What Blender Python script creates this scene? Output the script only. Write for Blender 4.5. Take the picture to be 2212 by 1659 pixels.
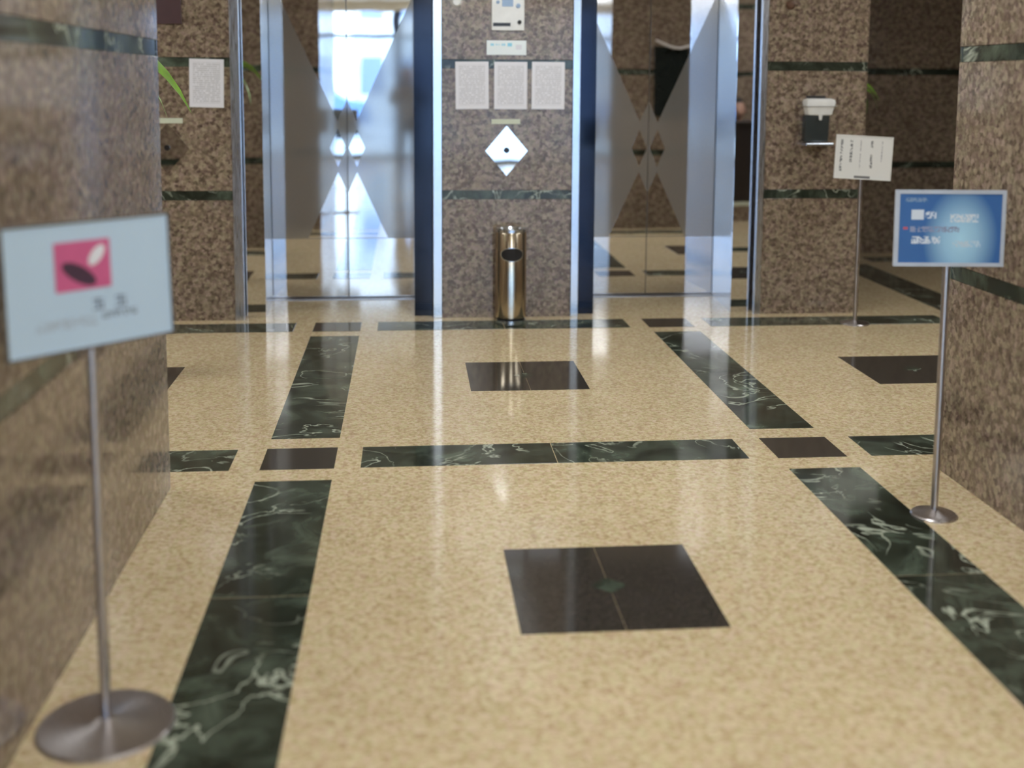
import bpy, bmesh, math, random
from mathutils import Vector, Matrix
random.seed(7)
for o in list(bpy.data.objects): bpy.data.objects.remove(o, do_unlink=True)
sc = bpy.context.scene
col = sc.collection
PI = math.pi

# ------------------------------------------------------------------ camera
YAW, PITCH, ROLL, FPX, PPY, CAMH = 0.08911, 0.11998, 0.005625, 2523.14, 482.5, 1.42
cd = bpy.data.cameras.new('camera'); cam = bpy.data.objects.new('camera', cd); col.objects.link(cam)
f = Vector((math.sin(YAW), math.cos(YAW), 0)); rt = Vector((math.cos(YAW), -math.sin(YAW), 0)); up = Vector((0, 0, 1))
f2 = f*math.cos(PITCH) - up*math.sin(PITCH); u2 = up*math.cos(PITCH) + f*math.sin(PITCH)
r2 = rt*math.cos(ROLL) + u2*math.sin(ROLL); u3 = u2*math.cos(ROLL) - rt*math.sin(ROLL)
M = Matrix((r2, u3, -f2)).transposed().to_4x4(); M.translation = (0, 0, CAMH)
cam.matrix_world = M
cd.sensor_fit = 'HORIZONTAL'; cd.sensor_width = 36.0
cd.lens = FPX/2212*36.0
cd.shift_x = 0.0; cd.shift_y = -(829.5-PPY)/2212
cd.clip_start = 0.03; cd.clip_end = 200
cd.dof.use_dof = True; cd.dof.focus_distance = 5.0; cd.dof.aperture_fstop = 1.25
sc.camera = cam

# ------------------------------------------------------------------ world, exposure
w = bpy.data.worlds.new('world'); sc.world = w; w.use_nodes = True
bg = w.node_tree.nodes['Background']
bg.inputs[0].default_value = (0.62, 0.80, 1.0, 1); bg.inputs[1].default_value = 5.5
sc.view_settings.view_transform = 'Standard'; sc.view_settings.look = 'None'
sc.view_settings.gamma = 1.0; sc.view_settings.use_curve_mapping = False
sc.view_settings.exposure = 0.0
LAMP = 10.5            # strength of every ceiling luminaire

# ------------------------------------------------------------------ helpers
def obj(name, bm, mat, parent=None, loc=None, smooth=False, kind=None):
    me = bpy.data.meshes.new(name)
    bm.normal_update(); bm.to_mesh(me); bm.free()
    for m in (mat if isinstance(mat, (list, tuple)) else [mat]): me.materials.append(m)
    if smooth:
        for p in me.polygons: p.use_smooth = True
        me.set_sharp_from_angle(angle=math.radians(35))
    o = bpy.data.objects.new(name, me); col.objects.link(o)
    if parent: o.parent = parent
    if loc is not None: o.location = loc
    if kind: o['kind'] = kind
    return o
def inst(src, name, parent=None, loc=(0, 0, 0)):
    o = bpy.data.objects.new(name, src.data); col.objects.link(o)
    if parent: o.parent = parent
    o.location = loc
    return o
def tag(o, label, cat, group=None):
    o['label'] = label; o['category'] = cat
    if group: o['group'] = group
    return o
def thing(name, label, cat, loc=(0, 0, 0), rz=0, group=None):
    o = bpy.data.objects.new(name, None); o.empty_display_size = 0.1; col.objects.link(o)
    o.location = loc; o.rotation_euler = (0, 0, rz)
    return tag(o, label, cat, group)
def copy_tree(o, parent=None):
    c = o.copy(); col.objects.link(c)
    if parent: c.parent = parent
    for ch in o.children: copy_tree(ch, c)
    return c
def box(bm, x0, x1, y0, y1, z0, z1, bev=0.0, mi=0):
    g = bmesh.ops.create_cube(bm, size=1.0)
    vs = g['verts']
    for v in vs:
        v.co = Vector((x0 if v.co.x < 0 else x1, y0 if v.co.y < 0 else y1, z0 if v.co.z < 0 else z1))
    fs = set(fc for v in vs for fc in v.link_faces)
    for fc in fs: fc.material_index = mi
    if bev:
        es = list(set(e for v in vs for e in v.link_edges))
        bmesh.ops.bevel(bm, geom=es, offset=bev, segments=2, profile=0.6, affect='EDGES')
    return bm
def B(*a, **k): return box(bmesh.new(), *a, **k)
def lathe(bm, prof, seg=32, c=(0, 0, 0), mi=0):
    rings = []
    for r, z in prof:
        if r < 1e-6: rings.append([bm.verts.new((c[0], c[1], c[2]+z))])
        else: rings.append([bm.verts.new((c[0]+r*math.cos(2*PI*i/seg), c[1]+r*math.sin(2*PI*i/seg), c[2]+z)) for i in range(seg)])
    for a, b in zip(rings[:-1], rings[1:]):
        for i in range(seg):
            j = (i+1) % seg
            if len(a) == 1 and len(b) == 1: continue
            if len(a) == 1: fc = bm.faces.new((a[0], b[j], b[i]))
            elif len(b) == 1: fc = bm.faces.new((a[i], a[j], b[0]))
            else: fc = bm.faces.new((a[i], a[j], b[j], b[i]))
            fc.material_index = mi
    bmesh.ops.recalc_face_normals(bm, faces=bm.faces[:])
    return bm
def tube(bm, pts, r, seg=10, r_end=None):
    pts = [Vector(p) for p in pts]; rings = []
    n = len(pts)
    for i, p in enumerate(pts):
        t = (pts[min(i+1, n-1)]-pts[max(i-1, 0)]).normalized()
        a = t.orthogonal().normalized() if abs(t.z) > 0.9 else t.cross(Vector((0, 0, 1))).normalized()
        b = t.cross(a); rr = r if r_end is None else r+(r_end-r)*i/(n-1)
        rings.append([bm.verts.new(p+rr*(a*math.cos(2*PI*k/seg)+b*math.sin(2*PI*k/seg))) for k in range(seg)])
    for A, Bq in zip(rings[:-1], rings[1:]):
        for k in range(seg): bm.faces.new((A[k], A[(k+1) % seg], Bq[(k+1) % seg], Bq[k]))
    bm.faces.new(rings[0][::-1]); bm.faces.new(rings[-1])
    bmesh.ops.recalc_face_normals(bm, faces=bm.faces[:])
    return bm
def prism_y(bm, poly, y0, y1):                   # polygon in x,z extruded along y
    a = [bm.verts.new((x, y0, z)) for x, z in poly]; b = [bm.verts.new((x, y1, z)) for x, z in poly]
    n = len(poly)
    bm.faces.new(a); bm.faces.new(b[::-1])
    for i in range(n): bm.faces.new((a[i], b[i], b[(i+1) % n], a[(i+1) % n]))
    bmesh.ops.recalc_face_normals(bm, faces=bm.faces[:])
    return bm
def prism_z(bm, poly, z0, z1):
    a = [bm.verts.new((x, y, z0)) for x, y in poly]; b = [bm.verts.new((x, y, z1)) for x, y in poly]
    n = len(poly)
    bm.faces.new(a[::-1]); bm.faces.new(b)
    for i in range(n): bm.faces.new((a[i], a[(i+1) % n], b[(i+1) % n], b[i]))
    bmesh.ops.recalc_face_normals(bm, faces=bm.faces[:])
    return bm

# ------------------------------------------------------------------ materials
def new_mat(name):
    m = bpy.data.materials.new(name); m.use_nodes = True
    nt = m.node_tree; return m, nt, nt.nodes['Principled BSDF']
def plain(name, c, rough=0.5, metal=0.0, spec=0.5, emit=None, es=0.0, var=0.06):
    m, nt, p = new_mat(name)
    n = nt.nodes.new('ShaderNodeTexNoise'); n.inputs['Scale'].default_value = 14; n.inputs['Detail'].default_value = 3
    t = nt.nodes.new('ShaderNodeTexCoord'); nt.links.new(t.outputs['Object'], n.inputs['Vector'])
    r = nt.nodes.new('ShaderNodeValToRGB'); r.color_ramp.elements[0].position = 0.3; r.color_ramp.elements[1].position = 0.7
    r.color_ramp.elements[0].color = tuple(x*(1-var) for x in c)+(1,); r.color_ramp.elements[1].color = tuple(min(1, x*(1+var)) for x in c)+(1,)
    nt.links.new(n.outputs['Fac'], r.inputs[0]); nt.links.new(r.outputs[0], p.inputs['Base Color'])
    p.inputs['Roughness'].default_value = rough; p.inputs['Metallic'].default_value = metal
    p.inputs['Specular IOR Level'].default_value = spec
    if emit: p.inputs['Emission Color'].default_value = emit+(1,); p.inputs['Emission Strength'].default_value = es
    return m
def ramp(nt, stops):
    r = nt.nodes.new('ShaderNodeValToRGB'); e = r.color_ramp.elements
    while len(e) < len(stops): e.new(0.5)
    for q, (pos, c) in zip(e, stops): q.position = pos; q.color = tuple(c)+(1,)
    return r
def coords(nt, rnd=True):
    t = nt.nodes.new('ShaderNodeTexCoord')
    if not rnd: return t.outputs['Object']
    i = nt.nodes.new('ShaderNodeObjectInfo'); mu = nt.nodes.new('ShaderNodeMath'); mu.operation = 'MULTIPLY'; mu.inputs[1].default_value = 61.0
    nt.links.new(i.outputs['Random'], mu.inputs[0])
    a = nt.nodes.new('ShaderNodeVectorMath'); a.operation = 'ADD'
    nt.links.new(t.outputs['Object'], a.inputs[0]); nt.links.new(mu.outputs[0], a.inputs[1])
    return a.outputs[0]
def noise(nt, v, scale, detail=4, rough=0.55, dist=0.0):
    n = nt.nodes.new('ShaderNodeTexNoise'); n.inputs['Scale'].default_value = scale; n.inputs['Detail'].default_value = detail
    n.inputs['Roughness'].default_value = rough; n.inputs['Distortion'].default_value = dist
    nt.links.new(v, n.inputs['Vector']); return n
def mixc(nt, fac, a, b, mode='MIX'):
    m = nt.nodes.new('ShaderNodeMix'); m.data_type = 'RGBA'; m.blend_type = mode
    for s, x in ((m.inputs[0], fac), (m.inputs[6], a), (m.inputs[7], b)):
        if hasattr(x, 'is_linked') or hasattr(x, 'links'): nt.links.new(x, s)
        elif isinstance(x, (int, float)): s.default_value = x
        else: s.default_value = tuple(x)+(1,)
    return m.outputs[2]
def granite(name, dark, mid, light, scale, rough, rnd=True, patch=0.1, spec=0.5):
    m, nt, p = new_mat(name); v = coords(nt, rnd)
    nd = noise(nt, v, scale*1.3, 2)
    mv = nt.nodes.new('ShaderNodeMix'); mv.data_type = 'VECTOR'; mv.inputs[0].default_value = 0.02
    nt.links.new(v, mv.inputs[4]); nt.links.new(nd.outputs['Color'], mv.inputs[5])
    vo = nt.nodes.new('ShaderNodeTexVoronoi'); vo.inputs['Scale'].default_value = scale; vo.inputs['Randomness'].default_value = 1.0
    nt.links.new(mv.outputs[1], vo.inputs['Vector'])
    sx = nt.nodes.new('ShaderNodeSeparateColor'); nt.links.new(vo.outputs['Color'], sx.inputs[0])
    n2 = noise(nt, v, scale*0.8, 5, 0.7)
    ad = nt.nodes.new('ShaderNodeMath'); ad.operation = 'MULTIPLY_ADD'; ad.inputs[1].default_value = 0.5
    nt.links.new(sx.outputs[0], ad.inputs[0])
    ma = nt.nodes.new('ShaderNodeMath'); ma.operation = 'MULTIPLY_ADD'; ma.inputs[1].default_value = 1.3; ma.inputs[2].default_value = -0.4
    nt.links.new(n2.outputs['Fac'], ma.inputs[0]); nt.links.new(ma.outputs[0], ad.inputs[2])
    r = ramp(nt, [(0.15, dark), (0.48, mid), (0.85, light)]); nt.links.new(ad.outputs[0], r.inputs[0])
    nb = noise(nt, v, 2.2, 3); rb = ramp(nt, [(0.3, (1-patch,)*3), (0.7, (1+patch*0.0,)*3)]); nt.links.new(nb.outputs['Fac'], rb.inputs[0])
    c = mixc(nt, 1.0, r.outputs[0], rb.outputs[0], 'MULTIPLY')
    rh = ramp(nt, [(0.0, (1.0, 0.93, 0.98)), (0.5, (1.0, 0.98, 0.92)), (1.0, (0.95, 1.0, 0.88))]); nt.links.new(sx.outputs[1], rh.inputs[0])
    c = mixc(nt, 1.0, c, rh.outputs[0], 'MULTIPLY')
    nt.links.new(c, p.inputs['Base Color']); p.inputs['Roughness'].default_value = rough; p.inputs['Specular IOR Level'].default_value = spec
    return m
def marble(name, rough=0.09):
    m, nt, p = new_mat(name); v = coords(nt)
    n1 = noise(nt, v, 5.0, 7, 0.62, 0.8)
    r1 = ramp(nt, [(0.34, (0.017, 0.019, 0.014)), (0.48, (0.034, 0.042, 0.030)), (0.60, (0.075, 0.095, 0.070)), (0.78, (0.17, 0.21, 0.155))])
    nt.links.new(n1.outputs['Fac'], r1.inputs[0])
    n2 = noise(nt, v, 3.2, 4, 0.5, 1.4)
    s = nt.nodes.new('ShaderNodeMath'); s.operation = 'SUBTRACT'; s.inputs[1].default_value = 0.5; nt.links.new(n2.outputs['Fac'], s.inputs[0])
    a = nt.nodes.new('ShaderNodeMath'); a.operation = 'ABSOLUTE'; nt.links.new(s.outputs[0], a.inputs[0])
    r2_ = ramp(nt, [(0.0, (1, 1, 1)), (0.006, (0.7,)*3), (0.016, (0, 0, 0))]); nt.links.new(a.outputs[0], r2_.inputs[0])
    n3 = noise(nt, v, 4.0, 2); r3 = ramp(nt, [(0.45, (0, 0, 0)), (0.6, (1, 1, 1))]); nt.links.new(n3.outputs['Fac'], r3.inputs[0])
    mk = mixc(nt, 1.0, r2_.outputs[0], r3.outputs[0], 'MULTIPLY')
    c = mixc(nt, mk, r1.outputs[0], (0.46, 0.50, 0.40))
    nt.links.new(c, p.inputs['Base Color']); p.inputs['Roughness'].default_value = rough
    return m
def satin_steel(name):
    m, nt, p = new_mat(name); v = coords(nt, False)
    n = noise(nt, v, 160, 3); r = ramp(nt, [(0.3, (0.215, 0.195, 0.165)), (0.7, (0.265, 0.24, 0.205))]); nt.links.new(n.outputs['Fac'], r.inputs[0])
    nt.links.new(r.outputs[0], p.inputs['Base Color']); p.inputs['Metallic'].default_value = 0.0; p.inputs['Roughness'].default_value = 0.6
    g = nt.nodes.new('ShaderNodeBsdfGlossy'); g.inputs['Color'].default_value = (0.88, 0.86, 0.83, 1); g.inputs['Roughness'].default_value = 0.06
    mx = nt.nodes.new('ShaderNodeMixShader'); mx.inputs[0].default_value = 0.32
    nt.links.new(p.outputs[0], mx.inputs[1]); nt.links.new(g.outputs[0], mx.inputs[2])
    nt.links.new(mx.outputs[0], nt.nodes['Material Output'].inputs['Surface'])
    return m
def brushed(name, c, rough):
    m, nt, p = new_mat(name); v = coords(nt, False)
    mp = nt.nodes.new('ShaderNodeMapping'); mp.inputs['Scale'].default_value = (60, 60, 1.2); nt.links.new(v, mp.inputs[0])
    n = noise(nt, mp.outputs[0], 6, 3); r = ramp(nt, [(0.3, (rough*0.7,)*3), (0.7, (rough*1.3,)*3)]); nt.links.new(n.outputs['Fac'], r.inputs[0])
    nt.links.new(r.outputs[0], p.inputs['Roughness'])
    p.inputs['Base Color'].default_value = c+(1,); p.inputs['Metallic'].default_value = 1.0
    return m
def mirror(name, c=(0.80, 0.80, 0.82), rough=0.015):
    m, nt, p = new_mat(name); v = coords(nt, False)
    n = noise(nt, v, 2.0, 2); bu = nt.nodes.new('ShaderNodeBump'); bu.inputs['Strength'].default_value = 0.012; bu.inputs['Distance'].default_value = 0.05
    nt.links.new(n.outputs['Fac'], bu.inputs['Height']); nt.links.new(bu.outputs[0], p.inputs['Normal'])
    p.inputs['Base Color'].default_value = c+(1,); p.inputs['Metallic'].default_value = 1.0; p.inputs['Roughness'].default_value = rough
    return m
def print_mat(name, base, marks, rough=0.45, lines=None, glow=None):
    """flat print on a sheet whose local x and z run across it: marks = (x0,x1,z0,z1,colour,broken)"""
    m, nt, p = new_mat(name); t = nt.nodes.new('ShaderNodeTexCoord'); s = nt.nodes.new('ShaderNodeSeparateXYZ'); nt.links.new(t.outputs['Object'], s.inputs[0])
    def mth(op, a, b):
        n = nt.nodes.new('ShaderNodeMath'); n.operation = op
        for k, x in enumerate((a, b)):
            if isinstance(x, (int, float)): n.inputs[k].default_value = x
            elif x is not None: nt.links.new(x, n.inputs[k])
        return n.outputs[0]
    X, Z = s.outputs[0], s.outputs[2]
    nz = noise(nt, t.outputs['Object'], 150, 1)
    cur = base
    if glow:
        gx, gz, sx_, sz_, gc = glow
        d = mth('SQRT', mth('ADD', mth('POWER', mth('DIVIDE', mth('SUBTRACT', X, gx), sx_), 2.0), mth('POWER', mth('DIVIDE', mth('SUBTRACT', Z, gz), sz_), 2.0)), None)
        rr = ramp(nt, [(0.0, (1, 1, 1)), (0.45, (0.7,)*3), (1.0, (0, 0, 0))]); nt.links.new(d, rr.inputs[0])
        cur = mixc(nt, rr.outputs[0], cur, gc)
    if lines:
        x0, x1, z0, z1, pitch, colr, axis = lines
        A, Bc = (Z, X) if axis == 'h' else (X, Z)
        fr = mth('LESS_THAN', mth('FRACT', mth('DIVIDE', A, pitch), None), 0.45)
        fl = mth('FLOOR', mth('DIVIDE', A, pitch), None)
        cv = nt.nodes.new('ShaderNodeCombineXYZ'); nt.links.new(mth('MULTIPLY', Bc, 90.0), cv.inputs[0]); nt.links.new(mth('MULTIPLY', fl, 7.3), cv.inputs[1])
        nn = noise(nt, cv.outputs[0], 1.0, 1)
        k = mth('MULTIPLY', fr, mth('GREATER_THAN', nn.outputs['Fac'], 0.42))
        for op, q, val in (('GREATER_THAN', X, x0), ('LESS_THAN', X, x1), ('GREATER_THAN', Z, z0), ('LESS_THAN', Z, z1)):
            k = mth('MULTIPLY', k, mth(op, q, val))
        cur = mixc(nt, k, cur, colr)
    for x0, x1, z0, z1, cc, broken in marks:
        k = mth('MULTIPLY', mth('MULTIPLY', mth('GREATER_THAN', X, x0), mth('LESS_THAN', X, x1)), mth('MULTIPLY', mth('GREATER_THAN', Z, z0), mth('LESS_THAN', Z, z1)))
        if broken: k = mth('MULTIPLY', k, mth('GREATER_THAN', nz.outputs['Fac'], 0.46))
        cur = mixc(nt, k, cur, cc)
    if isinstance(cur, tuple): p.inputs['Base Color'].default_value = cur+(1,)
    else: nt.links.new(cur, p.inputs['Base Color'])
    p.inputs['Roughness'].default_value = rough
    return m

TAN = granite('tan_granite', (0.47, 0.345, 0.20), (0.66, 0.53, 0.34), (0.80, 0.69, 0.49), 82, 0.10, rnd=False, patch=0.08)
BRN = granite('brown_granite', (0.098, 0.070, 0.056), (0.235, 0.178, 0.134), (0.41, 0.33, 0.258), 54, 0.11, patch=0.15)
MRB = marble('green_marble')
BLK = granite('black_granite', (0.034, 0.029, 0.025), (0.048, 0.041, 0.036), (0.068, 0.060, 0.052), 160, 0.08, patch=0.05)
MIR = mirror('mirror_steel')
RVL = brushed('reveal_steel', (0.60, 0.61, 0.65), 0.20)
SAT = satin_steel('etched_steel')
STL = brushed('brushed_steel', (0.55, 0.57, 0.62), 0.28)
CHR = brushed('bright_steel', (0.70, 0.75, 0.82), 0.20)
DRK = mirror('dark_steel', (0.030, 0.034, 0.046), 0.10)
GAP = plain('dark_gap', (0.012, 0.011, 0.011), 0.8)
CORE = plain('mortar', (0.10, 0.08, 0.065), 0.9)
CEIL = plain('ceiling_paint', (0.70, 0.66, 0.58), 0.8)
WHT = plain('white_plastic', (0.80, 0.80, 0.78), 0.35)
BLACKP = plain('black_plastic', (0.012, 0.012, 0.014), 0.3)

# ------------------------------------------------------------------ solid volumes used to keep inlays clear of walls
SOLID = [(2.7, 5, 0.9, 2.4), (-2.42, -0.815, 1.72, 4.07), (1.94, 2.77, 1.72, 4.07), (-1.76, 2.80, 6.96, 9.6)]
X0, X1, Y0, Y1 = -4.0, 4.9, -6.7, 9.55
def clear(x0, x1, y0, y1):
    if x0 < X0 or x1 > X1 or y0 < Y0 or y1 > Y1: return False
    return not any(x0 < s[1] and x1 > s[0] and y0 < s[3] and y1 > s[2] for s in SOLID)

# ------------------------------------------------------------------ floor with inlaid stone
floor = obj('floor', B(X0-0.2, X1+0.2, Y0-0.2, Y1+0.2, -0.12, 0.0), TAN, kind='structure')
floor['label'] = 'polished tan granite floor inlaid with green marble strips and black squares'
def slab(x, y, mat):                               # one piece of inlay, edges eased, 1 mm proud of the bed
    bm = B(-x/2, x/2, -y/2, y/2, -0.004, 0.0010)
    es = [e for e in bm.edges if all(v.co.z > 0 for v in e.verts)]
    bmesh.ops.bevel(bm, geom=es, offset=0.0007, segments=1, affect='EDGES')
    return bm
MX, MY = 1.955, 2.408
proto = {}
def piece(kind, name, x, y, sx, sy, mat):
    if not clear(x-sx/2, x+sx/2, y-sy/2, y+sy/2): return
    if kind not in proto: proto[kind] = obj(name, slab(sx, sy, mat), mat, floor, (x, y, 0))
    else: inst(proto[kind], name, floor, (x, y, 0))
s4 = 0.556; q = s4/2; d4 = 0.052
def quarter(mat):                                   # square tile with its inner corner cut for the diamond
    g = 0.0006
    return prism_z(bmesh.new(), [(g, d4+g), (d4+g, g), (q, g), (q, q), (g, q)], -0.004, 0.001)
qproto = None; dproto = None
for i in range(-2, 3):
    sx = 0.563+MX*i; lx = -0.4145+MX*i
    for j in range(-3, 3):
        sy = 5.548+MY*j; cy = 4.344+MY*j
        # cross tile on the stripe row
        piece('cross', 'black_tile', lx, cy, 0.272, 0.252, BLK)
        # cross band of marble, two slabs
        for k in (-1, 1): piece('band', 'marble_strip', sx-0.007+k*0.3692, cy, 0.736, 0.246, MRB)
        # long strip between two cross tiles, two slabs
        for k in (-1, 1): piece('long', 'marble_slab', lx, cy+MY/2+k*0.477, 0.272, 0.951, MRB)
        if clear(sx-q, sx+q, sy-q, sy+q):
            for a in range(4):
                if qproto is None: qproto = o = obj('black_quarter_tile', quarter(BLK), BLK, floor)
                else: o = inst(qproto, 'black_quarter_tile', floor)
                o.location = (sx, sy, 0); o.rotation_euler = (0, 0, a*PI/2)
            if dproto is None: dproto = obj('marble_diamond', prism_z(bmesh.new(), [(d4, 0), (0, d4), (-d4, 0), (0, -d4)], -0.004, 0.001), MRB, floor, (sx, sy, 0))
            else: inst(dproto, 'marble_diamond', floor, (sx, sy, 0))

# ------------------------------------------------------------------ stone cladding
H = 2.9
COURSES = [(0.0, 0.7205), (0.777, 1.500), (1.556, 2.250), (2.306, H)]
BANDS = [(0.7215, 0.776), (1.501, 1.555), (2.251, 2.305)]
def clad(parent, p0, p1, n, tmin=1.2, t=0.02, off=(0, 0)):
    """panels and bands on a vertical face from p0 to p1 (x,y), outward normal n"""
    (ax, ay), (bx, by) = p0, p1
    L = math.hypot(bx-ax, by-ay); cnt = max(1, round(L/tmin)) if L > tmin*1.3 else 1
    for c in range(cnt):
        fa, fb = c/cnt, (c+1)/cnt
        gx = 0.0006
        xa, ya, xb, yb = ax+(bx-ax)*fa, ay+(by-ay)*fa, ax+(bx-ax)*fb, ay+(by-ay)*fb
        for lst, nm, mat, dep in ((COURSES, 'granite_panel', BRN, t), (BANDS, 'marble_band', MRB, t-0.003)):
            for z0, z1 in lst:
                xs = sorted((xa, xb, xa+n[0]*dep, xb+n[0]*dep)); ys = sorted((ya, yb, ya+n[1]*dep, yb+n[1]*dep))
                x0, x1, y0, y1 = xs[0], xs[-1], ys[0], ys[-1]
                if n[0] == 0: x0 += gx; x1 -= gx
                else: y0 += gx; y1 -= gx
                o = obj(nm, B((x0-x1)/2, (x1-x0)/2, (y0-y1)/2, (y1-y0)/2, (z0-z1)/2, (z1-z0)/2, bev=0.0012), mat, parent)
                o.location = ((x0+x1)/2, (y0+y1)/2, (z0+z1)/2)
def structure(name, bm, mat, label=None):
    o = obj(name, bm, mat, kind='structure')
    if label: o['label'] = label
    return o

# back wall : three pillars and the lift shaft behind them
bm = bmesh.new()
for x0, x1 in ((-1.75, -1.031), (0.147, 1.03), (2.172, 2.79)): box(bm, x0, x1, 7.0, 7.80, 0, H)
for x0, x1 in ((-1.031, 0.147), (1.03, 2.172)): box(bm, x0, x1, 7.0, 7.80, 2.20, H)
box(bm, -1.75, 2.79, 7.80, 9.5, 0, H)
wb = structure('wall_back', bm, CORE, 'brown granite lift wall with dark green marble bands')
clad(wb, (-1.75, 7.0), (-1.030, 7.0), (0, -1))
clad(wb, (0.203, 7.0), (0.982, 7.0), (0, -1))
clad(wb, (2.172, 7.0), (2.79, 7.0), (0, -1))
clad(wb, (2.79, 7.0), (2.79, 9.5), (1, 0))
for x0, x1 in ((-1.031, 0.147), (1.03, 2.172)):
    obj('lintel_panel', B(x0+.001, x1-.001, 6.98, 6.9995, 2.2, H, bev=.001), BRN, wb)
wa = structure('wall_aisle', B(2.79, X1+0.2, Y1, Y1+0.2, 0, H), CORE, 'far granite wall at the end of the right aisle'); clad(wa, (2.80, Y1), (X1-.02, Y1), (0, -1))
wa2 = structure('wall_aisle_left', B(X0-0.2, -1.75, Y1, Y1+0.2, 0, H), CORE); clad(wa2, (X0+.02, Y1), (-1.76, Y1), (0, -1))
wr = structure('wall_right', B(X1, X1+0.2, Y0, Y1, 0, H), CORE); clad(wr, (X1, Y0+.1), (X1, Y1-.03), (-1, 0), tmin=1.6)
wd = structure('wall_desk', B(2.80, X1, 1.00, 1.20, 0, H), CORE, 'granite wall behind the reception desk'); clad(wd, (2.80, 1.20), (X1-.03, 1.20), (0, 1))
wl = structure('wall_left', B(X0-0.2, X0, Y0, Y1, 0, H), CORE); clad(wl, (X0, Y0+.1), (X0, Y1-.03), (1, 0), tmin=1.6)
# columns beside the camera's aisle
def column(name, x0, x1, y0, y1, label):
    c = structure(name, B(x0+.02, x1-.02, y0+.02, y1-.02, 0, H), CORE, label)
    clad(c, (x0+.02, y0+.02), (x0+.02, y1-.02), (-1, 0), tmin=3); clad(c, (x1-.02, y0+.02), (x1-.02, y1-.02), (1, 0), tmin=3)
    clad(c, (x0, y0+.02), (x1, y0+.02), (0, -1)); clad(c, (x0, y1-.02), (x1, y1-.02), (0, 1))
    return c
column('wall_left_column', -2.40, -0.835, 1.75, 4.05, 'thick granite column behind the pale blue sign stand')
column('wall_right_column', 1.961, 2.80, 1.75, 4.05, 'thick granite column beside the blue poster stand')
structure('ceiling', B(X0-0.2, X1+0.2, Y0-0.2, Y1+0.2, H, H+0.15), CEIL)

# glazed entrance behind the photographer
FRM = plain('navy_frame', (0.02, 0.03, 0.07), 0.35)
GLS, ntg, pg = new_mat('clear_glass')
tr = ntg.nodes.new('ShaderNodeBsdfTransparent'); tr.inputs[0].default_value = (0.93, 0.97, 1, 1)
gl = ntg.nodes.new('ShaderNodeBsdfGlossy'); gl.inputs['Roughness'].default_value = 0.02
mx = ntg.nodes.new('ShaderNodeMixShader'); mx.inputs[0].default_value = 0.06
ntg.links.new(tr.outputs[0], mx.inputs[1]); ntg.links.new(gl.outputs[0], mx.inputs[2]); ntg.links.new(mx.outputs[0], ntg.nodes['Material Output'].inputs['Surface'])
wf = structure('wall_front', B(X0, X1, Y0-0.15, Y0, 2.72, H), CEIL, 'glazed street entrance seen reflected in the lift doors')
xm = [X0+0.05+k*(X1-X0-0.1)/7 for k in range(8)]
for x in xm: obj('mullion', B(x-.07, x+.07, Y0-.12, Y0-.02, 0, 2.72), FRM, wf)
for a, b in zip(xm[:-1], xm[1:]):
    obj('transom', B(a+.04, b-.04, Y0-.11, Y0-.03, 2.22, 2.29), FRM, wf)
    obj('glass_pane', B(a+.04, b-.04, Y0-.075, Y0-.065, 0.06, 2.22), GLS, wf)
    obj('bottom_rail', B(a+.04, b-.04, Y0-.11, Y0-.03, 0.0, 0.06), FRM, wf)

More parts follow.
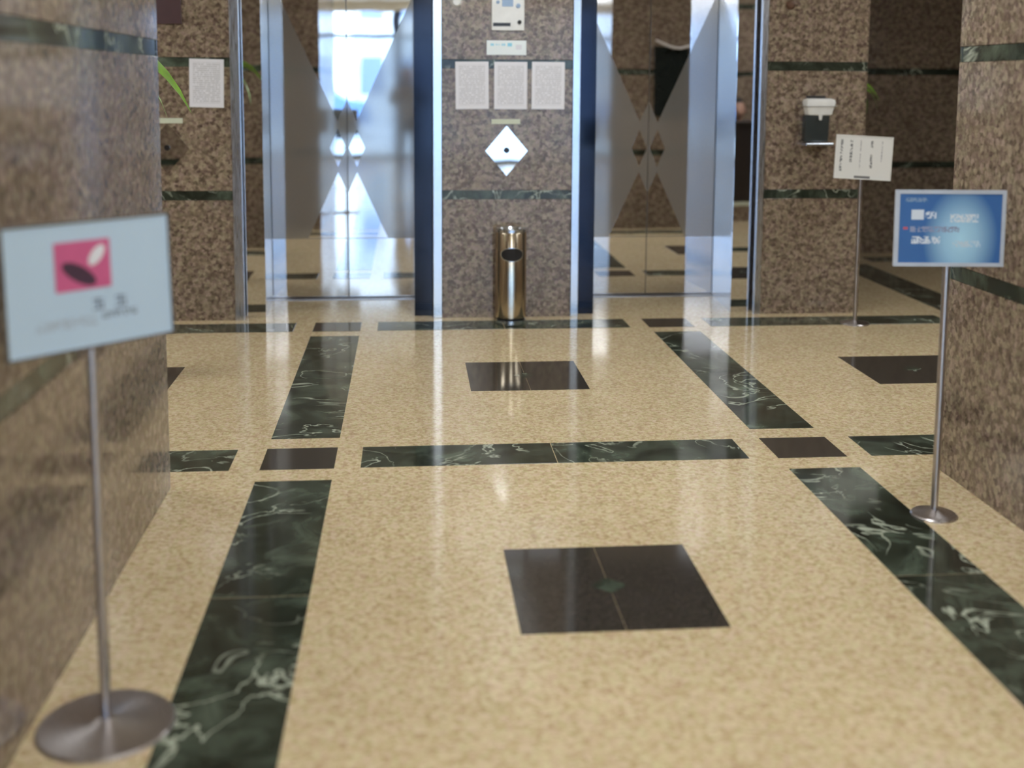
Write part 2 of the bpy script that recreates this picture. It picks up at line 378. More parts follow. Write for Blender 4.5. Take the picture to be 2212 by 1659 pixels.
# ------------------------------------------------------------------ lift surrounds and doors
def lift(n, xa, xb, da, db, fl, fr, outer_l, outer_r, seam, dl, dr):
    """opening xa..xb; fl/fr: inner front strip (width limits), outer_l/r: brushed strip limits"""
    t = structure('trim_%d' % n, B(da, db, 7.655, 7.665, 2.15, 2.20), STL, 'polished steel surround of the %s lift' % ('left' if n == 1 else 'right'))
    for lim, mat, nm, sgn in ((fl, dl, 'inner_strip', -1), (fr, dr, 'inner_strip', 1)):
        x0, x1 = lim; bmm = B(-(x1-x0)/2, (x1-x0)/2, -0.011, 0.011, 0, 2.20, bev=0.001)
        o = obj(nm, bmm, mat, t, ((x0+x1)/2, 7.06, 0.0))
        if mat is MIR: o.rotation_euler = (0, 0, math.radians(0.7) if n == 1 else 0)
    for x0, x1 in (outer_l, outer_r): obj('steel_edge', B(x0, x1, 6.970, 7.0, 0, 2.20, bev=0.003), STL if (x0 < -0.9 or x0 > 2) else CHR, t)
    for e0, e1, sg in ((xa, da, -1), (xb, db, 1)):          # cheeks splay outwards towards the doors
        obj('reveal', prism_z(bmesh.new(), [(e0, 7.072), (e1, 7.655), (e1+sg*.012, 7.655), (e0+sg*.012, 7.072)], 0, 2.20), RVL, t)
    obj('lintel_strip', B(fl[1], fr[0], 6.975, 7.0, 2.15, 2.20, bev=.001), STL, t)
    obj('sill', B(da, db, 7.60, 7.70, -0.002, 0.006), STL, t)
    obj('sill_groove', B(da, db, 7.640, 7.652, 0.001, 0.0065), GAP, t)
    d = structure('door_%d' % n, B(da, db, 7.705, 7.72, 0.006, 2.15), GAP, 'pair of etched and mirror polished steel lift doors, %s lift' % ('left' if n == 1 else 'right'))
    for sgn, edge in ((-1, da), (1, db)):
        W = abs(edge-seam)-0.003
        x0, x1 = sorted((sgn*0.002, sgn*W))
        lf = obj('door_leaf', B(x0, x1, 0, 0.03, 0.010, 2.148), SAT, d, (seam, 7.66, 0))
        s = 2.2; a = 0.061; e = 0.0035
        zt = 1.165+(W-a)*s
        up_ = [(e, 1.165+a*s), (a, 1.165), (min(W, a+(2.146-1.165)/s), min(2.146, zt))]
        if zt < 2.146: up_.append((W, 2.146))
        up_.append((e, 2.146))
        low = [(a, 0.835), (e, 0.835-a*s), (e, 0.404), (a+(0.835-0.404)/s, 0.404)]
        dia = [(a-.052, 0.992), (a, 0.992+.123), (a+.052, 0.992), (a, 0.992-.123)]
        for nm, poly in (('polished_triangle', up_), ('polished_triangle', low), ('polished_diamond', dia), ('kick_plate', [(e, 0.012), (W, 0.012), (W, 0.398), (e, 0.398)])):
            obj(nm, prism_y(bmesh.new(), [(sgn*x, z) for x, z in poly], -0.0012, 0.002), MIR, lf)
    return t
lift(1, -0.860, 0.036, -0.885, 0.085, (-1.030, -0.860), (0.036, 0.146), (-1.030, -0.976), (0.148, 0.202), -0.392, MIR, DRK)
lift(2, 1.137, 2.005, 1.06, 2.045, (1.031, 1.137), (2.005, 2.171), (0.983, 1.030), (2.131, 2.171), 1.590, DRK, MIR)

# ------------------------------------------------------------------ lift lobby fittings on the back wall
YW = 6.98
def call_plate(x, z, r, h, label):
    t = thing('call_plate', label, 'call button', (x, YW, z), group='diamond call button plates')
    obj('plate', prism_y(bmesh.new(), [(-r, 0), (0, h), (r, 0), (0, -h)], -0.006, 0), MIR, t)
    b = bmesh.new(); lathe(b, [(0, 0), (0.017, 0), (0.017, 0.006), (0.014, 0.009), (0, 0.009)], 20)
    bmesh.ops.rotate(b, verts=b.verts[:], cent=(0, 0, 0), matrix=Matrix.Rotation(PI/2, 3, 'X'))
    obj('button', b, BLACKP, t, (0, -0.005, 0.004), smooth=True)
    return t
call_plate(0.588, 1.013, 0.127, 0.15, 'bright diamond call button plate on the middle pillar under three notices')
call_plate(-1.400, 1.027, 0.125, 0.145, 'dark diamond call button plate half hidden by the left column')
STRIP = plain('pale_label', (0.62, 0.66, 0.52), 0.4)
for x, lb in ((0.583, 'thin pale label strip right above the bright diamond plate'), (-1.395, 'thin pale label strip above the dark diamond plate on the left')):
    o = obj('label_strip', B(-.086, .086, -.004, 0, -.015, .015, bev=.001), STRIP, None, (x, YW, 1.188)); tag(o, lb, 'label', 'label strips over the call plates')
INK = (0.52, 0.52, 0.55)
PAPER = print_mat('printed_paper', (0.80, 0.80, 0.85), [], 0.6, lines=(-.078, .078, -.115, .12, .0118, INK, 'h'))
pap = None
for x, z, rz, lb in ((0.381, 1.402, .010, 'printed white notice, left one of three above the bright diamond plate'), (0.611, 1.402, 0, 'printed white notice, middle one of three above the bright diamond plate'),
                     (0.836, 1.403, -.004, 'printed white notice, right one of three above the bright diamond plate'), (-1.166, 1.406, -.02, 'single printed white notice on the left pillar beside the plant leaf')):
    if pap is None: pap = o = obj('notice', B(-.0985, .0985, -.002, 0, -.140, .140), PAPER)
    else: o = inst(pap, 'notice')
    o.location = (x, YW-.0005, z); o.rotation_euler = (0, -rz, 0)
    tag(o, lb, 'notice', 'printed notices taped to the granite')
CY = (0.25, 0.62, 0.78)
o = obj('safety_sign', B(-.118, .118, -.005, 0, -.0425, .0425, bev=.001), print_mat('safety_print', (0.82, 0.88, 0.88), [(-.095, -.075, .012, .024, CY, False), (-.065, -.04, .014, .022, CY, True), (-.03, -.008, .012, .024, CY, True), (.006, .032, .008, .028, CY, False), (.055, .09, -.01, .018, (.72, .72, .76), False)], 0.3), None, (0.585, YW, 1.6245))
tag(o, 'small white sign with a cyan line above the three notices', 'sign')
t = thing('control_panel', 'white wall panel with a dark slot above the small white sign', 'panel', (0.592, YW, 1.82))
obj('face', B(-.097, .097, -.014, 0, -.095, .18, bev=.004), WHT, t)
SCRB = plain('panel_blue', (0.30, 0.42, 0.60), 0.3)
obj('screen', B(-.035, .03, -.0155, -.013, .045, .14), SCRB, t)
b = bmesh.new(); box(b, -.088, .015, -.0155, -.013, -.07, -.05); obj('slot', b, BLACKP, t)
obj('key_switch', lathe(bmesh.new(), [(0, 0), (.012, 0), (.012, .01), (0, .012)], 16), BLACKP, t, (.068, -.012, -.045)).rotation_euler = (PI/2, 0, 0)
obj('button', lathe(bmesh.new(), [(0, 0), (.013, 0), (.013, .008), (0, .010)], 16), SCRB, t, (.06, -.012, .05)).rotation_euler = (PI/2, 0, 0)
obj('button', lathe(bmesh.new(), [(0, 0), (.010, 0), (.010, .008), (0, .010)], 16), SCRB, t, (-.06, -.012, .07)).rotation_euler = (PI/2, 0, 0)
b = lathe(bmesh.new(), [(0, .012), (.022, .012), (.030, .006), (.032, 0), (0, 0)], 24); bmesh.ops.rotate(b, verts=b.verts[:], cent=(0, 0, 0), matrix=Matrix.Rotation(PI/2, 3, 'X'))
tag(obj('sensor', b, WHT, None, (0.29, YW, 1.893), smooth=True), 'small round white sensor at the top left of the middle pillar', 'sensor')
tag(obj('plaque', B(-.085, .085, -.012, 0, -.14, .13, bev=.002), plain('maroon', (0.075, 0.038, 0.042), 0.35), None, (-1.385, YW, 1.885)), 'dark maroon wall plaque high on the left pillar', 'plaque')
tag(obj('brass_boss', lathe(bmesh.new(), [(0, .02), (.02, .016), (.03, 0), (0, 0)], 20), plain('bronze', (0.12, .06, .035), .4), None, (2.305, YW, 1.895), smooth=True), 'small dark bronze boss high on the right pillar', 'boss').rotation_euler = (PI/2, 0, 0)

# hand sanitiser dispenser
t = thing('sanitizer_dispenser', 'white touch free hand sanitizer dispenser on the right pillar', 'dispenser', (2.484, YW, 1.20))
b = B(-.094, .094, -.105, 0, .03, .135, bev=.028)
for v in b.verts:
    if v.co.z < .06: v.co.x *= .86; v.co.y *= .88
obj('cover', b, WHT, t, smooth=True)
obj('cover_seam', B(-.0945, .0945, -.1058, -.02, .088, .091), plain('grey_seam', (.5, .5, .5), .4), t)
b = B(-.062, .055, -.012, 0, .13, .150, bev=.003); obj('mounting_plate', b, BLACKP, t)
SMK = plain('smoked_plastic', (0.035, 0.042, 0.042), 0.2)
b = B(-.085, .062, -.078, 0, -.128, .035, bev=.008)
for v in b.verts:
    if v.co.z < -.05: v.co.y *= .82
obj('reservoir', b, SMK, t, smooth=True)
b = B(-.088, .085, -.10, 0, -.150, -.134, bev=.004); obj('drip_tray', b, CHR, t)
obj('nozzle', lathe(bmesh.new(), [(0, 0), (.008, 0), (.012, .03), (0, .03)], 12), WHT, t, (.0, -.088, .005))

# waste bins : mirror steel cylinders with an oval mouth
BINM = brushed('bin_steel', (0.62, 0.54, 0.42), 0.16)
def waste_bin(x, y, label, rz=0.0):
    t = thing('waste_bin', label, 'bin', (x, y, 0), rz, 'steel waste bins')
    R_ = 0.093
    b = lathe(bmesh.new(), [(R_-.006, .024), (R_, .028), (R_, .535), (R_-.003, .54)], 64)
    # no hole cut: the dark mouth oval faces the lobby (towards -y)
    dead = []
    for fc in b.faces: pass
    body = obj('body', b, BINM, t, smooth=True)
    obj('base_ring', lathe(bmesh.new(), [(0, 0), (R_-.012, 0), (R_-.008, .006), (R_-.008, .024), (0, .024)], 48), BLACKP, t, smooth=True)
    obj('foot_trim', lathe(bmesh.new(), [(R_-.0075, .001), (R_-.0045, .001), (R_-.0045, .012), (R_-.0075, .012)], 48), CHR, t, smooth=True)
    obj('ash_tray', lathe(bmesh.new(), [(0, .548), (R_-.028, .548), (R_-.02, .56), (R_-.004, .562), (R_+.002, .556), (R_+.002, .541), (0, .541)], 48), CHR, t, smooth=True)
    # mouth: dark oval laid over the cylinder, the shade of an opening given as colour
    def oval(rr, a, h, thick, mat, name):
        bb = bmesh.new(); n = 36; rings = []
        for k in range(6):
            s_ = k/5.0; ring = []
            for i in range(n):
                an = 2*PI*i/n; u = a*s_*math.cos(an)/R_; z = .412+h*s_*math.sin(an)
                ring.append(bb.verts.new((rr*math.sin(u), -rr*math.cos(u), z)))
            rings.append(ring)
        for A, C in zip(rings[1:-1], rings[2:]):
            for i in range(n): bb.faces.new((A[i], A[(i+1) % n], C[(i+1) % n], C[i]))
        bb.faces.new(rings[1]); bmesh.ops.delete(bb, geom=rings[0], context='VERTS')
        bmesh.ops.recalc_face_normals(bb, faces=bb.faces[:])
        ex = bmesh.ops.extrude_face_region(bb, geom=bb.faces[:])
        for v in [g for g in ex['geom'] if isinstance(g, bmesh.types.BMVert)]: v.co.x *= (R_-.004)/rr; v.co.y *= (R_-.004)/rr
        bmesh.ops.recalc_face_normals(bb, faces=bb.faces[:])
        return obj(name, bb, mat, t, smooth=True)
    oval(R_+.0012, .074, .043, .004, CHR, 'mouth_rim')
    oval(R_+.0022, .068, .038, .004, GAP, 'mouth')
    return t
waste_bin(0.608, 6.872, 'shiny steel cylinder bin standing against the middle pillar')
waste_bin(-1.31, 5.66, 'steel cylinder bin behind the left column, seen mirrored in the left lift surround', 0)

# ------------------------------------------------------------------ sign stands
def stand(loc, rz, label, post_h, base_r, grp='floor standing sign holders'):
    t = thing('sign_stand', label, 'sign', loc, rz, grp)
    obj('base', lathe(bmesh.new(), [(0, 0), (base_r, 0), (base_r, .004), (base_r-.004, .008), (.035, .014), (.018, .022), (0, .022)], 48), PST, t, smooth=True)
    obj('post', lathe(bmesh.new(), [(0, .02), (.0115, .02), (.0115, post_h), (0, post_h)], 20), PST, t, smooth=True)
    return t
PST = brushed('post_steel', (0.50, 0.47, 0.47), 0.3)
def panel(t, loc, rot, W, Hh, mat, fr=0.010, fmat=None, depth=0.014):
    fmat = fmat or STL
    b = bmesh.new()
    for x0, x1, z0, z1 in ((-W/2, W/2, Hh/2-fr, Hh/2), (-W/2, W/2, -Hh/2, -Hh/2+fr), (-W/2, -W/2+fr, -Hh/2+fr, Hh/2-fr), (W/2-fr, W/2, -Hh/2+fr, Hh/2-fr)):
        box(b, x0, x1, -depth/2, depth/2, z0, z1)
    p = obj('sign_panel', b, fmat, t, loc); p.rotation_euler = rot
    s = obj('printed_sheet', B(-W/2+fr, W/2-fr, -depth/2+.003, depth/2-.002, -Hh/2+fr, Hh/2-fr), mat, p)
    return p
# near left : pale blue board
t = stand((-0.672, 2.505, 0), 0, 'pale blue white board with a pink emblem on a steel post before the left column', 0.875, 0.148)
PB = (0.50, 0.635, 0.76)
lw = (0.22, 0.26, 0.33)
pb = print_mat('pale_board', PB, [(-.13, .01, -.088, -.066, (.40, .47, .55), True), (.02, .105, -.078, -.064, lw, True)], 0.35)
p = panel(t, (0.003, -0.004, 0.994), (-0.038, 0, 0.805), 0.392, 0.274, pb, 0.006, CHR, 0.016)
bk = obj('post_clip', B(-.03, .03, -.004, .012, -.16, -.10, bev=.002), PST, p, (-.0, .010, 0))
PINK = plain('pink_print', (0.60, 0.12, 0.26), 0.4); PLUM = plain('plum_print', (0.07, 0.035, 0.06), 0.4); WPR = plain('white_print', (0.75, 0.75, 0.78), 0.4)
GRY = plain('grey_print', (0.20, 0.23, 0.30), 0.4)
yb = -0.0058
obj('emblem_square', prism_y(bmesh.new(), [(-.064, -.028), (.064, -.028), (.064, .075), (-.064, .075)], yb-.0004, yb+.001), PINK, p, (-.018, 0, .018))
def blade(pts, nm, mat): return obj(nm, prism_y(bmesh.new(), pts, yb-.0009, yb+.001), mat, p, (-.018, 0, .018))
def ell(cx, cz, a, b_, ang, n=20):
    return [(cx+a*math.cos(2*PI*i/n)*math.cos(ang)-b_*math.sin(2*PI*i/n)*math.sin(ang), cz+a*math.cos(2*PI*i/n)*math.sin(ang)+b_*math.sin(2*PI*i/n)*math.cos(ang)) for i in range(n)]
blade(ell(-.010, .006, .044, .017, -0.55), 'emblem_dark_stroke', PLUM)
blade(ell(.032, .042, .026, .013, 0.85), 'emblem_white_stroke', WPR)
for gx in (.012, .066):                                # two dark characters, unreadable in the photograph: strokes only
    b = bmesh.new()
    for (x0, x1, z0, z1) in ((-.013, .013, .009, .012), (-.010, .010, .001, .0035), (-.013, .013, -.012, -.009), (-.0015, .0015, -.012, .014), (.009, .012, -.009, .004)):
        box(b, x0, x1, yb-.0005, yb+.001, z0, z1)
    obj('character', b, GRY, p, (gx, 0, -.045))
# near right : blue poster
t = stand((1.735, 3.60, 0), 0, 'blue poster in a pale frame on a steel post beside the right column', 0.85, 0.075)
BW = (0.75, 0.82, 0.90)
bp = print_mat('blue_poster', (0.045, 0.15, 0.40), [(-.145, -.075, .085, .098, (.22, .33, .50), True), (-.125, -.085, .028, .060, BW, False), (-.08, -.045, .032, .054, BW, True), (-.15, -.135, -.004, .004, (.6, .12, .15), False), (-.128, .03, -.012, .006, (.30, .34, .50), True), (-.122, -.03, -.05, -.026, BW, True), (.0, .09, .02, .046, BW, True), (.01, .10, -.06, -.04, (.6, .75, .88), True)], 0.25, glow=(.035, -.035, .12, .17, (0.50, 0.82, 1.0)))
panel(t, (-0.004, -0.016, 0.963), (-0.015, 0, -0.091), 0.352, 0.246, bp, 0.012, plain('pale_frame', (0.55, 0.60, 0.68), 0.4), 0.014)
# far right : white page turned on its side
t = stand((2.655, 6.655, 0), 0, 'white sheet printed sideways on a thin post before the right pillar', 0.875, 0.085)
tx = (0.16, 0.16, 0.17)
wp = print_mat('white_page', (0.74, 0.74, 0.72), [(-.142, -.128, -.085, .10, tx, True), (-.085, -.070, -.03, .10, tx, True), (-.025, -.018, -.08, .10, (.45, .45, .46), True), (.038, .052, .06, .10, tx, True), (.038, .052, -.06, .02, tx, True), (.102, .110, -.02, .10, (.40, .40, .42), True), (-.05, .045, -.122, -.108, tx, False)], 0.5)
panel(t, (0.006, -0.016, 0.994), (-0.046, 0.053, -0.033), 0.340, 0.256, wp, 0.005, WHT, 0.012)

# ------------------------------------------------------------------ plants behind the columns
LEAF = plain('leaf_green', (0.22, 0.42, 0.05), 0.35, var=0.25)
def leaf_mesh(L, wd, rise, droop, n=9):
    bm = bmesh.new(); rows = []
    for i in range(n+1):
        s_ = i/n; x = L*s_*(1-.18*s_*s_); z = rise*math.sin(min(1, s_*1.4)*PI/2)-droop*s_**2.4
        hw = wd*math.sin(PI*min(1, .12+.88*s_))**.7*(1 if i < n else 0)+.0008
        rows.append([bm.verts.new((x, -hw, z+.012*(hw/wd))), bm.verts.new((x, 0, z)), bm.verts.new((x, hw, z+.012*(hw/wd)))])
    for a, b in zip(rows[:-1], rows[1:]):
        for k in range(2): bm.faces.new((a[k], b[k], b[k+1], a[k+1]))
    ex = bmesh.ops.extrude_face_region(bm, geom=bm.faces[:])
    for v in [g for g in ex['geom'] if isinstance(g, bmesh.types.BMVert)]: v.co.z -= .0015
    bmesh.ops.recalc_face_normals(bm, faces=bm.faces[:])
    return bm
def plant(x, y, hcrown, leaves, label):
    t = thing('potted_plant', label, 'plant', (x, y, 0), group='potted plants behind the pillars')
    obj('pot', lathe(bmesh.new(), [(0, 0), (.11, 0), (.115, .01), (.155, .30), (.165, .305), (.165, .335), (.150, .335), (.145, .29), (0, .285)], 36), plain('pot_glaze', (.10, .06, .05), .3), t, smooth=True)
    obj('soil', lathe(bmesh.new(), [(0, .296), (.143, .29), (0, .28)], 24), plain('soil', (.03, .02, .015), .95), t)
    obj('stem', tube(bmesh.new(), [(0, 0, .28), (.01, .01, .6), (-.008, 0, .95), (0, 0, hcrown)], .017, 10, .011), plain('stem_bark', (.16, .12, .06), .8), t, smooth=True)
    for ang, L, wd, rise, droop, dz in leaves:
        o = obj('leaf', leaf_mesh(L, wd, rise, droop), LEAF, t, (0, 0, hcrown+dz), smooth=True); o.rotation_euler = (0.5, 0, ang)
lv = [(0.0, 0.66, .048, .25, .40, .02), (0.35, 0.56, .03, .20, .34, -.02)]
for k in range(11): lv.append((1.2+k*0.37, 0.30+.05*(k % 3), .018, .16+.03*(k % 4), .12+.05*(k % 3), -.03*(k % 4)))
plant(-1.50, 5.25, 1.39, lv, 'potted plant with long arching green leaves behind the left column')
lv = [(-0.6+0.5*k, 0.36, .02, .20, .2+.04*(k % 3), -.04*(k % 3)) for k in range(12)]
plant(3.22, 8.55, 1.30, lv, 'dim green potted plant in the right aisle by the far wall')

# ------------------------------------------------------------------ seen only in the mirror doors
BRD = thing('notice_board', 'black notice board with a curved white lamp, mirrored in the right lift door', 'board', (2.555, 4.053, 1.44))
obj('board', B(-.17, .17, 0, .025, -.34, .33, bev=.003), plain('board_black', (.012, .016, .014), .25), BRD)
arc = [(-.17+.34*k/12, .06+.02*math.sin(PI*k/12), .36-.055*math.sin(PI*k/12*.9)+.03*(1-k/12.0)) for k in range(13)]
obj('lamp_bar', tube(bmesh.new(), arc, .012, 10), plain('lamp_white', (.75, .70, .66), .4), BRD, smooth=True)
obj('lamp_bracket', B(-.01, .01, .02, .07, .30, .335), BLACKP, BRD)

WOOD = plain('dark_desk', (.022, .017, .015), .3)
t = thing('reception_desk', 'black reception desk on a brown plinth, mirrored in the right lift surround', 'desk', (3.60, 2.26, 0))
obj('front_panel', B(-.62, .62, -.04, 0, .20, 1.00), WOOD, t)
obj('counter_top', B(-.65, .65, -.34, .02, 1.00, 1.035, bev=.004), WOOD, t)
for x in (-.62, .59): obj('side_panel', B(x, x+.03, -.32, -.04, .20, 1.0), WOOD, t)
obj('plinth', B(-.62, .62, -.32, .0, 0, .165), BRN, t)
obj('plinth_trim', B(-.625, .625, -.325, .005, .166, .199), STRIP, t)

SKIN = plain('skin', (.50, .29, .21), .5, var=.03); HAIR = plain('hair', (.012, .010, .010), .5); SHIRT = plain('grey_shirt', (.40, .40, .42), .8)
TROU = plain('trousers', (.10, .10, .12), .85); SHOE = plain('shoe', (.02, .018, .018), .4); JACK = plain('dark_jacket', (.03, .03, .04), .8)
def skinned(vs, es, rs, sub=2):
    me = bpy.data.meshes.new('s'); me.from_pydata(vs, es, [])
    o = bpy.data.objects.new('s', me); col.objects.link(o)
    m = o.modifiers.new('skin', 'SKIN'); m.use_smooth_shade = True
    if not me.skin_vertices: me.skin_vertices.new()
    for i, r in enumerate(rs):
        me.skin_vertices[0].data[i].radius = (r, r) if not isinstance(r, tuple) else r
    me.skin_vertices[0].data[0].use_root = True
    s_ = o.modifiers.new('sub', 'SUBSURF'); s_.levels = sub; s_.render_levels = sub
    dg = bpy.context.evaluated_depsgraph_get(); dg.update(); ev = o.evaluated_get(dg); m2 = bpy.data.meshes.new_from_object(ev)
    V = [v.co.copy() for v in m2.vertices]; F = [tuple(p_.vertices) for p_ in m2.polygons]
    bpy.data.objects.remove(o); bpy.data.meshes.remove(m2); bpy.data.meshes.remove(me)
    return V, F
def head_mesh(c, yaw):
    V, F = [], []; nu, nv = 28, 20
    for j in range(nv+1):
        th = PI*j/nv
        for i in range(nu):
            ph = 2*PI*i/nu; x = math.sin(th)*math.sin(ph); y = math.sin(th)*math.cos(ph); z = math.cos(th)
            jaw = 1-.28*max(0, -z)
            X, Y, Z = .076*x*jaw, .094*y*(1-.12*max(0, -z)), .115*z
            if y > .6:
                X_, Z_ = X, Z
                Y += .022*math.exp(-(X_/.012)**2-((Z_+.018)/.022)**2)           # nose
                Y -= .007*(math.exp(-((abs(X_)-.030)/.013)**2-((Z_-.006)/.012)**2))  # eye sockets
                Y += .005*math.exp(-(X_/.026)**2-((Z_+.055)/.008)**2)           # lips
            if abs(x) > .93: X += math.copysign(.010*math.exp(-(Z/.028)**2-((Y)/.02)**2), x)   # ears
            V.append(Vector((X, Y, Z)))
    for j in range(nv):
        for i in range(nu): F.append((j*nu+i, j*nu+(i+1) % nu, (j+1)*nu+(i+1) % nu, (j+1)*nu+i))
    R_ = Matrix.Rotation(yaw, 3, 'Z')
    return [R_ @ v+Vector(c) for v in V], F
def person(name, label, loc, rz, J, top, bottom, seated=False):
    """J joints in local metres facing +y: dict"""
    t = thing(name, label, 'person', loc, rz)
    names = list(J); idx = {n: i for i, n in enumerate(names)}
    E = [('pelvis', 'belly'), ('belly', 'chest'), ('chest', 'neck'), ('neck', 'skull')]
    for s_ in 'lr': E += [('pelvis', 'hip'+s_), ('hip'+s_, 'knee'+s_), ('knee'+s_, 'ankle'+s_), ('ankle'+s_, 'toe'+s_), ('chest', 'sh'+s_), ('sh'+s_, 'el'+s_), ('el'+s_, 'wr'+s_), ('wr'+s_, 'palm'+s_)]
    RAD = {'pelvis': (.15, .10), 'belly': (.135, .095), 'chest': (.15, .105), 'neck': .052, 'skull': .055, 'hip': .085, 'knee': .056, 'ankle': .040, 'toe': .034, 'sh': .058, 'el': .042, 'wr': .029, 'palm': .030}
    V, F = skinned([J[n] for n in names], [(idx[a], idx[b]) for a, b in E], [RAD.get(n, RAD.get(n[:-1])) for n in names])
    def add(v2, f2_):
        k = len(V); V.extend(v2); F.extend([tuple(i+k for i in q_) for q_ in f2_])
    nb = len(V)
    for s_, sg in (('l', -1), ('r', 1)):
        P = Vector(J['palm'+s_]); W_ = Vector(J['wr'+s_]); d = (P-W_).normalized(); side = Vector((sg, 0, 0)); side = (side-d*side.dot(d)).normalized(); dn = d.cross(side)*sg
        for k, L in enumerate((.062, .072, .067, .052)):
            a = P+side*((k-1.5)*-.017)+d*.01; b_ = a+d*L*.55; c_ = b_+d*L*.3-side*.022*1.0
            add(*skinned([P+side*((k-1.5)*-.012), a, b_, c_], [(0, 1), (1, 2), (2, 3)], [.010, .009, .008, .0065], 1))
        a = P-d*.02-side*.022; add(*skinned([P-d*.02, a, a-side*.018+d*.025, a-side*.022+d*.045], [(0, 1), (1, 2), (2, 3)], [.012, .011, .009, .007], 1))
    hv = len(V)
    hc = Vector(J['skull'])+Vector((0, .02, .04)); add(*head_mesh(hc, 0))
    me = bpy.data.meshes.new('body'); me.from_pydata(V, [], F)
    for m in (top, bottom, SKIN, SHOE): me.materials.append(m)
    pz = J['pelvis'][2]
    for q_ in me.polygons:
        q_.use_smooth = True; c = q_.center; mi = 0
        if q_.vertices[0] >= nb: mi = 2
        else:
            n = min(names, key=lambda n_: (Vector(J[n_])-c).length)
            if n.startswith('palm') or n == 'skull': mi = 2
            elif n == 'neck' and c.z > J['neck'][2]: mi = 2
            elif n.startswith('toe') or (n.startswith('ankle') and c.z < .07): mi = 3
            elif n.startswith(('knee', 'ankle', 'hip')) or (n == 'pelvis' and c.z < pz+.02): mi = 1
        q_.material_index = mi
    o = bpy.data.objects.new('body', me); col.objects.link(o); o.parent = t
    hb = bmesh.new(); hvs, hf = head_mesh((0, 0, 0), 0); vm = [hb.verts.new(hc+Vector((v.x*1.09, v.y*1.07-.006, v.z*1.08+.004))) for v in hvs]
    for q_ in hf:
        c = sum((hvs[i] for i in q_), Vector())/4
        if c.z > .062 or (c.y < -.0 and c.z > -.05): 
            try: hb.faces.new([vm[i] for i in q_])
            except ValueError: pass
    bmesh.ops.delete(hb, geom=[v for v in hb.verts if not v.link_faces], context='VERTS')
    obj('hair', hb, HAIR, t, smooth=True)
    return t
J = {'pelvis': (0, 0, .90), 'belly': (0, .01, 1.05), 'chest': (0, 0, 1.24), 'neck': (0, .01, 1.40), 'skull': (0, .03, 1.47)}
for s_, g in (('l', -1), ('r', 1)):
    J['hip'+s_] = (g*.09, 0, .84); J['knee'+s_] = (g*.10, .02, .47); J['ankle'+s_] = (g*.11, -.01, .07); J['toe'+s_] = (g*.13, .13, .036)
    J['sh'+s_] = (g*.185, -.01, 1.33); J['el'+s_] = (g*.22, .14, 1.13); J['wr'+s_] = (g*.105, .315, 1.30); J['palm'+s_] = (g*.082, .355, 1.345)
person('person', 'person in a grey shirt raising a phone, mirrored in the left lift door', (0, -0.46, 0), 0, J, SHIRT, TROU)
ph = thing('phone', 'phone held up by the person mirrored in the left lift door', 'phone', (0, -0.055, 1.41))
obj('case', B(-.078, .078, -.008, 0, -.038, .038, bev=.003), BLACKP, ph)
obj('screen', B(-.072, .072, -.0090, -.0075, -.034, .034), plain('phone_glass', (.02, .02, .025), .1), ph)
J = {'pelvis': (0, 0, .50), 'belly': (0, .01, .64), 'chest': (0, .0, .82), 'neck': (0, .02, .97), 'skull': (0, .05, 1.035)}
for s_, g in (('l', -1), ('r', 1)):
    J['hip'+s_] = (g*.09, .03, .49); J['knee'+s_] = (g*.11, .33, .49); J['ankle'+s_] = (g*.11, .22, .09); J['toe'+s_] = (g*.12, .34, .036)
    J['sh'+s_] = (g*.17, 0, .91); J['el'+s_] = (g*.21, .09, .69); J['wr'+s_] = (g*.12, .26, .665); J['palm'+s_] = (g*.09, .31, .66)
pr = person('person', 'dark haired person in a dark jacket sitting behind the black reception desk', (3.58, 1.50, 0), 0, J, JACK, TROU); pr.scale = (1.06, 1.06, 1.06)
t = thing('office_stool', 'black stool under the person at the reception desk', 'stool', (3.58, 1.49, 0))
obj('seat', B(-.2, .2, -.2, .2, .375, .435, bev=.015), BLACKP, t)
obj('pillar', lathe(bmesh.new(), [(0, .03), (.03, .03), (.03, .38), (0, .38)], 16), STL, t)
obj('base', lathe(bmesh.new(), [(0, 0), (.22, 0), (.22, .02), (.03, .04), (0, .04)], 28), BLACKP, t)

# street beyond the glass
structure('street', B(-30, 30, -40, Y0-0.2, -0.14, -0.02), plain('pavement', (.62, .66, .72), .8))
def building(x0, x1, y, h, c, label):
    t = thing('building', label, 'building', ((x0+x1)/2, y, 0), group='buildings across the street'); W_ = x1-x0
    obj('wall', B(-W_/2, W_/2, -3, 0, 0, h), plain('facade', c, .8), t)
    G = plain('shop_glass', (.30, .38, .55), .3)
    n = int(W_/1.6)
    for k in range(n):
        for z in (0.9, 4.0, 7.0):
            if z+1.8 < h: obj('window', B(-W_/2+k*1.6+.3, -W_/2+k*1.6+1.25, 0, .03, z, z+1.5), G, t)
building(-14, -3.0, -30, 9.5, (.70, .76, .85), 'pale blue building across the street, left one in the mirror')
building(-2.2, 5.5, -33, 6.5, (.93, .95, .97), 'white building across the street, middle one in the mirror')
building(6.0, 16, -29, 9.0, (.45, .52, .66), 'grey blue building across the street, right one in the mirror')
t = thing('banner', 'yellow green banner on a pole by the street', 'banner', (4.4, -9.2, 0))
obj('pole', tube(bmesh.new(), [(0, 0, -.02), (0, 0, 3.0)], .03, 12), STL, t)
obj('cloth', B(.03, .75, -.01, .01, 1.5, 2.9), plain('yellow_cloth', (.62, .75, .08), .7), t)
obj('stripe', B(.30, .48, .010, .014, 1.8, 2.7), plain('banner_blue', (.25, .45, .70), .7), t)
t = thing('car', 'light blue parked car on the street outside', 'car', (-3.0, -15.5, -0.02))
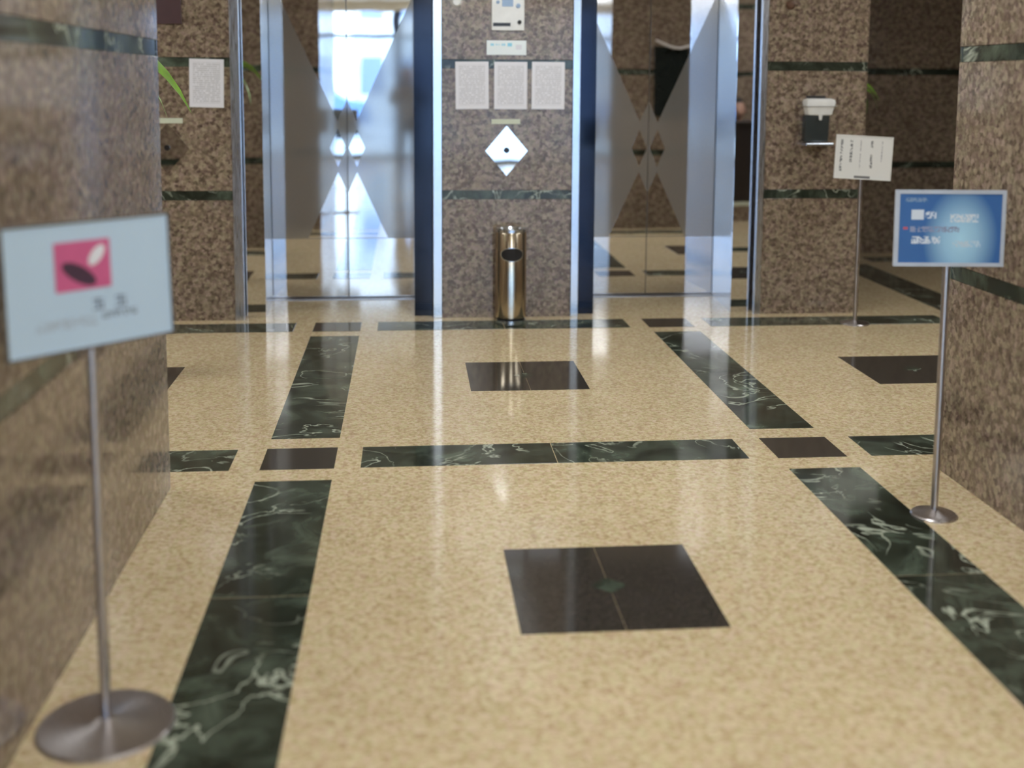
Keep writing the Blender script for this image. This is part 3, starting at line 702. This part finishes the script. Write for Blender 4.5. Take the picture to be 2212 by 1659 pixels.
prof = [(-2.0, .35), (-2.0, .80), (-1.75, .92), (-1.15, .98), (-.60, 1.40), (.75, 1.42), (1.35, 1.0), (1.95, .90), (2.05, .35)]
obj('body', prism_y(bmesh.new(), prof, -.8, .8), plain('car_paint', (.20, .34, .62), .25), t)
obj('side_window', prism_y(bmesh.new(), [(-.98, 1.0), (-.55, 1.34), (.70, 1.36), (1.15, 1.02)], .795, .81), plain('car_glass', (.02, .03, .05), .1), t)
for x in (-1.25, 1.25):
    for y in (-.72, .72):
        b = lathe(bmesh.new(), [(0, -.1), (.32, -.1), (.33, -.05), (.33, .05), (.32, .1), (0, .1)], 28); bmesh.ops.rotate(b, verts=b.verts[:], cent=(0, 0, 0), matrix=Matrix.Rotation(PI/2, 3, 'X'))
        obj('wheel', b, BLACKP, t, (x, y, .33), smooth=True)

# ------------------------------------------------------------------ ceiling luminaires
EM = plain('diffuser', (.9, .9, .88), .5, emit=(0.97, 1.0, 1.0), es=LAMP)
def luminaire(hx, hy):
    t = thing('ceiling_light', '', 'lamp', (0, 0, H), group='flat ceiling lights')
    b = bmesh.new()
    for a0, a1, b0, b1 in ((-hx, hx, -hy, -hy+.04), (-hx, hx, hy-.04, hy), (-hx, -hx+.04, -hy+.04, hy-.04), (hx-.04, hx, -hy+.04, hy-.04)): box(b, a0, a1, b0, b1, -.02, 0)
    obj('frame', b, WHT, t); obj('diffuser', B(-hx+.04, hx-.04, -hy+.04, hy-.04, -.012, -.002), EM, t)
    return t
lum = {}
ORD = {-5.2: 'sixth', -2.8: 'fifth', -0.4: 'fourth', 2.9: 'third', 5.3: 'second', 8.6: 'first'}
for y in ORD:
    for place, x, hx, hy in (('left aisle', -2.95, .5, .8), ('middle aisle', 0.735, .30, 1.0), ('right aisle', 4.1, .42, .8)):
        if y > 7: continue
        if hx not in lum: t = lum[hx] = luminaire(hx, hy)
        else: t = copy_tree(lum[hx])
        t.location = (x, y, H); t['label'] = 'flat ceiling light over the %s, %s from the lift wall' % (place, {'sixth': 'fifth', 'fifth': 'fourth', 'fourth': 'third', 'third': 'second', 'second': 'first'}[ORD[y]])
